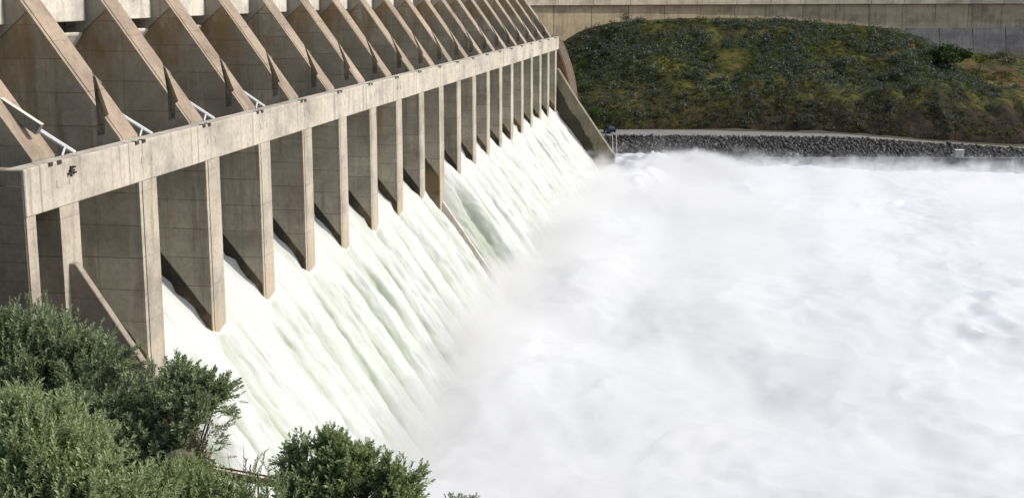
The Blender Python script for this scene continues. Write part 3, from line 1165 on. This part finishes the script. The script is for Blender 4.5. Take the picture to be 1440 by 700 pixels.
DGREEN = leaf_mat('deep green shrub', [(0.1, (0.014, 0.028, 0.006)), (0.5, (0.034, 0.060, 0.012)), (0.85, (0.065, 0.10, 0.02)), (1.0, (0.10, 0.13, 0.03))], 0.3)
HS = 'shrubs standing out on the far hillside'
hill_shrub(877, 24, 340, 1.9, SAGE, 'dark round shrub alone on the hill skyline nearest the dam', 420, 0.9, HS)
hill_shrub(1332, 79, 330, 6.2, DGREEN, 'largest dark green shrub thicket, below the grey apron of the wing wall', 5400, 0.55, HS)
hill_shrub(1378, 82, 331, 2.6, OLIVE, 'olive shrub against the grey apron, right of the largest thicket', 700, 0.9, HS)
hill_shrub(1304, 82, 326, 2.0, OLIVE, 'yellow-green bush at the left foot of the largest thicket', 420, 0.8, HS)
hill_shrub(1151, 29, 341, 1.4, GREEN, 'small green shrub on the skyline above the middle of the hill', 320, 1.0, HS)
hill_shrub(1196, 34, 341, 1.3, SAGE, 'small dark shrub on the skyline above a bare wall joint', 300, 1.0, HS)
hill_shrub(1228, 41, 340, 1.5, SAGE, 'dark grey-green shrub on the falling right end of the skyline', 320, 1.0, HS)
hill_shrub(838, 158, 308, 2.4, GREEN, 'bright green shrub at the hill foot right behind the mossy wall', 620, 0.9, HS)
hill_shrub(872, 160, 308, 2.1, GREEN, 'green shrub at the hill foot above the parked car', 520, 0.9, HS)
hill_shrub(822, 122, 318, 2.0, GREEN, 'green shrub halfway up the hill edge beside the rust-brown slope', 480, 0.9, HS)
hill_shrub(1412, 76, 335, 1.8, OLIVE, 'olive shrub before the apron at the far right', 380, 0.9, HS)

# ================================================================== NEAR BANK
def near_ground(X, Y):
    z = -2.0-0.36*np.maximum(Y, 0)
    z = z-1.15*np.maximum(Y-12.5, 0)
    left = np.clip((-X-6)/30.0, 0, 1)
    z = np.maximum(z, -40+left*22*np.clip((Y-5)/25, 0, 1))
    z = np.where(Y < 0, -2.0, z)
    return z+0.25*fbm(X*0.25, Y*0.25, 3.0, 4)


def near_mat():
    m, nt, out = new_mat('dry bank soil')
    T = NT(nt)
    n1 = T.noise(T.pos((1.2, 1.2, 1.2)), 1.0, 6, 0.7)
    col = T.ramp(n1, [(0.3, (0.035, 0.028, 0.02)), (0.5, (0.085, 0.068, 0.045)), (0.7, (0.15, 0.12, 0.08))])
    T.principled(out, col, 0.95, T.bump(n1, 0.6, 0.1), 0.15)
    return m


gx = np.concatenate([np.arange(-66, -10, 1.2), np.arange(-10, 8, 0.4), np.arange(8, 40, 1.5)])
gy = np.concatenate([np.arange(-14, 4, 1.5), np.arange(4, 18, 0.4), np.arange(18, 58, 1.0)])
X, Y = np.meshgrid(gx, gy, indexing='ij')
P = np.stack([X, Y, near_ground(X, Y)], -1).reshape(-1, 3)
ng = np_mesh('ground', P, grid_quads(len(gx), len(gy)), near_mat())
tag(ng, kind='structure')


# sprigs: a thin twig with narrow leaves
def sprig_template(nl, length, leaf, wid, rng):
    Vs, Qs = [], []
    for i in range(nl):
        f = (i+0.6)/nl
        h = length*(0.12+0.88*f)
        ang = i*2.4+rng.uniform(-0.4, 0.4)
        el = rng.uniform(0.55, 1.05)+0.35*f
        L = leaf*rng.uniform(0.7, 1.15)*(1.0-0.35*f)
        out = np.array([math.cos(ang)*math.cos(el), math.sin(ang)*math.cos(el), math.sin(el)])
        side = np.array([-math.sin(ang), math.cos(ang), 0])
        nrm = np.cross(out, side)
        p0 = np.array([0, 0, h*0.92])
        tip = p0+out*L+nrm*(-L*0.12)
        mid = p0+out*L*0.5+nrm*(L*0.05)
        k = len(Vs)
        Vs += [p0, mid+side*wid*0.5, tip, mid-side*wid*0.5]
        Qs.append((k, k+1, k+2, k+3))
    # the twig itself: a thin double blade
    for s in ((1, 0), (0, 1)):
        k = len(Vs)
        r = 0.0022
        sv = np.array([s[0]*r, s[1]*r, 0])
        Vs += [-sv-np.array([0, 0, length*0.4]), sv-np.array([0, 0, length*0.4]), sv*0.4+np.array([0, 0, length]), -sv*0.4+np.array([0, 0, length])]
        Qs.append((k, k+1, k+2, k+3))
    return np.array(Vs), np.array(Qs)


_r = np.random.default_rng(3)
SPRIGS = [sprig_template(15, 0.19, 0.062, 0.0175, _r) for _ in range(3)]
SPRIGS_L = [sprig_template(19, 0.27, 0.064, 0.0165, _r) for _ in range(3)]


def place_sprigs(pos, dirs, scale, templates):
    n = len(pos)
    z = dirs/np.linalg.norm(dirs, axis=-1, keepdims=True)
    ref = RNG.normal(size=(n, 3))
    x = np.cross(ref, z); x /= np.linalg.norm(x, axis=-1, keepdims=True)
    y = np.cross(z, x)
    pick = RNG.integers(0, len(templates), n)
    AV, AQ, k = [], [], 0
    for ti, (V, Q) in enumerate(templates):
        sel = np.where(pick == ti)[0]
        if not len(sel):
            continue
        v = V[None]*scale[sel][:, None, None]
        w = v[..., :1]*x[sel][:, None]+v[..., 1:2]*y[sel][:, None]+v[..., 2:3]*z[sel][:, None]+pos[sel][:, None]
        # a little sideways curl so twigs do not read as straight needles
        m = len(V)
        AV.append(w.reshape(-1, 3))
        AQ.append((Q[None]+(np.arange(len(sel))*m)[:, None, None]).reshape(-1, 4)+k)
        k += len(sel)*m
    return np.concatenate(AV), np.concatenate(AQ)


WILLOW_D = leaf_mat('dark olive leaf', [(0.1, (0.049, 0.061, 0.026)), (0.45, (0.224, 0.271, 0.130)), (0.8, (0.380, 0.432, 0.234)), (1.0, (0.586, 0.607, 0.418))], 0.5, 0.5)
WILLOW_M = leaf_mat('mid green leaf', [(0.1, (0.056, 0.075, 0.026)), (0.45, (0.260, 0.322, 0.131)), (0.8, (0.426, 0.489, 0.231)), (1.0, (0.580, 0.602, 0.396))], 0.5, 0.5)
WILLOW_P = leaf_mat('pale green leaf', [(0.1, (0.069, 0.088, 0.036)), (0.4, (0.290, 0.352, 0.157)), (0.75, (0.471, 0.527, 0.271)), (1.0, (0.608, 0.631, 0.435))], 0.5, 0.5)


def shrub(name, lumps, mat, label, dy=0, cat='shrub', dens=1.0, lean=(0.15, 0, 0.9), templ=SPRIGS, base=None, group=None, inner=0.35, ss=1.0):
    cs, rs = [], []
    for (px, py, d, rp) in lumps:
        cs.append(at(px, py+dy, d)); rs.append(rp*d/FPX)
    cs, rs = np.array(cs), np.array(rs)
    if base is None:
        c = cs.mean(0)
        base = np.array([c[0], c[1], float(near_ground(np.array(c[0]), np.array(c[1])))-0.05])
    base = np.asarray(base, float)
    o = empty(name, tuple(base))
    PS, DS, SS = [], [], []
    for c, r in zip(cs, rs):
        n = int(dens*1250*r*r/0.15)+10
        d = RNG.normal(size=(n, 3)); d /= np.linalg.norm(d, axis=-1, keepdims=True)
        rad = (inner+(1-inner)*RNG.random((n, 1)))**0.75
        # uneven outline
        w = 1+0.62*fbm(d[:, 0]*2.2+c[0]*3, d[:, 1]*2.2+c[1], d[:, 2]*2.2+c[2], 3)[:, None]
        p = c+d*rad*r*w*0.92
        PS.append(p)
        DS.append(d*0.75+np.array(lean)+0.35*RNG.normal(size=(n, 3)))
        SS.append(RNG.uniform(0.7, 1.25, n)*ss)
        # a few longer leading shoots that break the outline
        for q in range(9):
            dd = np.array(lean)*0.9+RNG.normal(size=3)*0.55
            dd[2] = abs(dd[2]); dd /= np.linalg.norm(dd)
            L = r*RNG.uniform(0.9, 1.15)+RNG.uniform(0.02, 0.17)
            m = 9
            f = np.linspace(0.45, 1.0, m)[:, None]
            bend = RNG.normal(size=3)*0.10
            PS.append(c+dd*L*f+bend*(f-0.45)**2)
            DS.append(np.repeat(dd[None], m, 0)+0.28*RNG.normal(size=(m, 3)))
            SS.append((1.0-0.45*f[:, 0])*ss)
    PS, DS, SS = np.concatenate(PS), np.concatenate(DS), np.concatenate(SS)
    # gaps: drop whole pockets of twigs
    g = fbm(PS[:, 0]*4.5, PS[:, 1]*4.5, PS[:, 2]*4.5, 2)
    keep = g > -0.06
    PS, DS, SS = PS[keep], DS[keep], SS[keep]
    V, Q = place_sprigs(PS-base, DS, SS, templ)
    np_mesh('foliage', V, Q, mat, o, smooth=False)
    b = MB()
    for c, r in zip(cs, rs):
        m1 = (c-base)*np.array([0.55, 0.55, 0.45])+RNG.normal(size=3)*0.05
        e = c-base
        b.bar((RNG.normal()*0.05, RNG.normal()*0.05, 0), m1, 0.014, 0, 6, 0.010)
        b.bar(m1, e, 0.010, 0, 6, 0.005)
        for j in range(7):
            d = RNG.normal(size=3); d /= np.linalg.norm(d); d[2] = abs(d[2])*0.8
            s0 = m1+(e-m1)*RNG.uniform(0.3, 1.0)
            b.bar(s0, e+d*r*0.8, 0.006, 0, 4, 0.0025)
    b.build('branches', [M['bark']], o)
    tag(o, label, cat, group)
    return o


NG = 'shrubs on the near bank'
shrub('shrub', [(20, 468, 12.6, 52), (58, 450, 12.6, 36), (85, 490, 12.4, 50), (112, 530, 12.2, 42), (0, 540, 12.2, 66), (60, 555, 12.2, 64), (128, 478, 12.5, 20), (30, 432, 12.6, 18)],
      WILLOW_D, 'tall dark green shrub against the brown abutment block at far left', dy=30, dens=0.9, group=NG)
shrub('shrub', [(155, 562, 11.4, 46), (218, 568, 11.3, 48), (246, 570, 11.2, 40), (150, 585, 11.2, 60), (205, 618, 11.0, 52), (120, 615, 11.2, 60), (280, 548, 11.2, 24), (290, 576, 11.1, 17), (272, 600, 11.1, 22), (276, 628, 11.0, 20), (290, 618, 11.0, 14), (258, 648, 10.9, 22), (284, 596, 11.0, 20), (270, 580, 10.95, 24), (266, 616, 10.95, 20), (250, 522, 11.4, 16), (196, 540, 11.5, 20), (150, 500, 11.5, 22), (262, 606, 11.1, 26), (304, 540, 11.2, 7), (280, 612, 11.1, 22), (240, 636, 11.0, 26)],
      WILLOW_D, 'broad dark shrub reaching out in front of the leftmost falling water', dy=16, dens=0.85, base=(-5.15, 9.9, -5.8), lean=(0.35, 0, 0.75), group=NG)
shrub('shrub', [(10, 622, 8.6, 58), (55, 655, 8.5, 62), (105, 640, 8.6, 46), (150, 690, 8.5, 52), (15, 700, 8.4, 70), (30, 575, 8.7, 24), (85, 592, 8.7, 26), (95, 700, 8.4, 60), (195, 700, 8.6, 36)],
      WILLOW_P, 'pale green shrub filling the bottom left corner', dy=26, dens=0.75, templ=SPRIGS_L, group=NG, ss=0.85)
shrub('shrub', [(240, 702, 8.9, 34), (290, 714, 8.9, 32), (340, 717, 8.9, 28), (385, 716, 8.9, 28), (225, 668, 9.2, 22), (262, 684, 9.1, 14)],
      WILLOW_M, 'low upright green growth below the rusty railing', dy=13, dens=0.8, templ=SPRIGS_L, group=NG, ss=0.8)
shrub('shrub', [(428, 656, 10.2, 18), (446, 680, 10.1, 32), (474, 655, 10.1, 32), (505, 685, 10.0, 40), (520, 645, 10.1, 22), (538, 668, 10.0, 22), (560, 676, 10.0, 18), (436, 706, 10.0, 30), (552, 708, 9.9, 26), (462, 628, 10.2, 13), (464, 608, 10.2, 7), (428, 622, 10.2, 10), (408, 660, 10.2, 6), (492, 630, 10.1, 12), (570, 655, 10.0, 7), (552, 652, 10.0, 7)],
      WILLOW_M, 'rounded leafy shrub alone at bottom centre before the white water', dy=28, dens=0.85, group=NG)
shrub('shrub', [(649, 734, 10.5, 5)], WILLOW_D, 'tiny sprig tips rising at the bottom edge right of the rounded shrub', dens=1.0, group=NG)

# dry stalks standing by the railing
b = MB()
st = at(360, 680, 9.3)
for (px, py) in ((346, 646), (352, 655), (363, 642), (373, 634), (321, 640), (343, 622), (366, 660), (338, 660)):
    e = at(px, py, 9.4)
    s0 = at(px-(px-345)*0.45-6, 700, 9.3)
    m1 = (e+s0)/2+np.array([0.01, 0, 0])
    b.bar(s0, m1, 0.0032, 0, 4, 0.0028); b.bar(m1, e, 0.0028, 0, 4, 0.0015)
    if py < 660 and px > 345 and px != 343:
        for j in range(7):
            q = e+(m1-e)*j*0.10
            b.bar(q, q+np.array([RNG.normal()*0.012, RNG.normal()*0.012, 0.02]), 0.005, 0, 4, 0.002)
stalk = b.build('dry_stalks', [M['bark']])
tag(stalk, 'bare thin seed stalks standing up in front of the rusty railing', 'dry plant')

# boulder among the bushes
def boulder(px, py, d, r, label):
    import bmesh
    bm = bmesh.new()
    bmesh.ops.create_icosphere(bm, subdivisions=4, radius=1.0)
    co = np.array([v.co[:] for v in bm.verts])
    dd = 1+0.28*fbm(co[:, 0]*1.1+px, co[:, 1]*1.1, co[:, 2]*1.1, 4)
    co = co*dd[:, None]*np.array([1.25, 1.0, 0.75])*r
    for v, c in zip(bm.verts, co):
        v.co = c
    me = bpy.data.meshes.new('boulder')
    bm.to_mesh(me); bm.free()
    for p in me.polygons: p.use_smooth = True
    me.materials.append(M['stone'])
    o = bpy.data.objects.new('boulder', me)
    COL.objects.link(o)
    o.location = at(px, py, d)
    tag(o, label, 'boulder')


boulder(252, 648, 10.2, 0.10, 'dusty pinkish boulder under the tip of the broad dark shrub')


# rusty railing on the bank edge
def railing():
    d = 17.0
    o = empty('rusty_railing', tuple(at(345, 700, d)))
    inv = -Vector(o.location)
    r0, r1 = at(286, 652.5, d), at(392, 672, d)
    def add(nm, fn):
        b = MB(); fn(b); ob = b.build(nm, [M['rusty']], o); ob.location = inv
    add('top_rail', lambda b: b.bar(r0, r1, 0.014))
    dz = np.array([0, 0, -0.085])
    add('lower_rail', lambda b: b.bar(r0+dz, r1+dz, 0.05))
    for f in (0.02, 0.37, 0.72, 0.97):
        p = r0+(r1-r0)*f
        add('post', lambda b, p=p: b.bar(p+np.array([0, 0, 0.02]), p+np.array([0, 0, -1.0]), 0.013))
    tag(o, 'low rusty steel railing glimpsed between the bushes above the white water', 'railing')


railing()

# ================================================================== LIGHT, CAMERA
SUN = Vector((0.72, 0.20, 0.66)).normalized()
sl = bpy.data.lights.new('sun', 'SUN')
sl.energy = 3.65
sl.angle = math.radians(0.53)
sl.color = (1.0, 0.965, 0.91)
so = bpy.data.objects.new('sun', sl)
so.rotation_euler = SUN.to_track_quat('Z', 'Y').to_euler()
so.location = (60, 100, 120)
COL.objects.link(so)

w = bpy.data.worlds.new('World')
SC.world = w
w.use_nodes = True
nt = w.node_tree
nt.nodes.clear()
wo = nt.nodes.new('ShaderNodeOutputWorld')
bg = nt.nodes.new('ShaderNodeBackground')
sky = nt.nodes.new('ShaderNodeTexSky')
sky.sky_type = 'NISHITA'
sky.sun_disc = False
sky.sun_elevation = math.asin(SUN.z)
sky.sun_rotation = math.atan2(SUN.x, SUN.y)
sky.air_density = 1.0
sky.dust_density = 2.0
nt.links.new(sky.outputs[0], bg.inputs[0])
bg.inputs[1].default_value = 0.15
sky.ozone_density = 0.6
nt.links.new(bg.outputs[0], wo.inputs[0])

cam = bpy.data.cameras.new('camera')
cam.sensor_width = 36.0
cam.lens = 36.0*FPX/1440.0
cam.clip_start = 0.1
cam.clip_end = 3000
co = bpy.data.objects.new('camera', cam)
co.location = (0, 0, 0)
co.rotation_euler = (math.pi/2-PITCH, 0, YAW)
COL.objects.link(co)
SC.camera = co

SC.view_settings.view_transform = 'Standard'
SC.view_settings.look = 'None'
SC.view_settings.gamma = 1.0
SC.view_settings.exposure = 0.1
SC.render.engine = 'CYCLES'
SC.cycles.use_denoising = True
SC.cycles.max_bounces = 6
SC.cycles.diffuse_bounces = 3
SC.cycles.volume_bounces = 2
SC.cycles.transparent_max_bounces = 8
SC.cycles.sample_clamp_indirect = 8.0
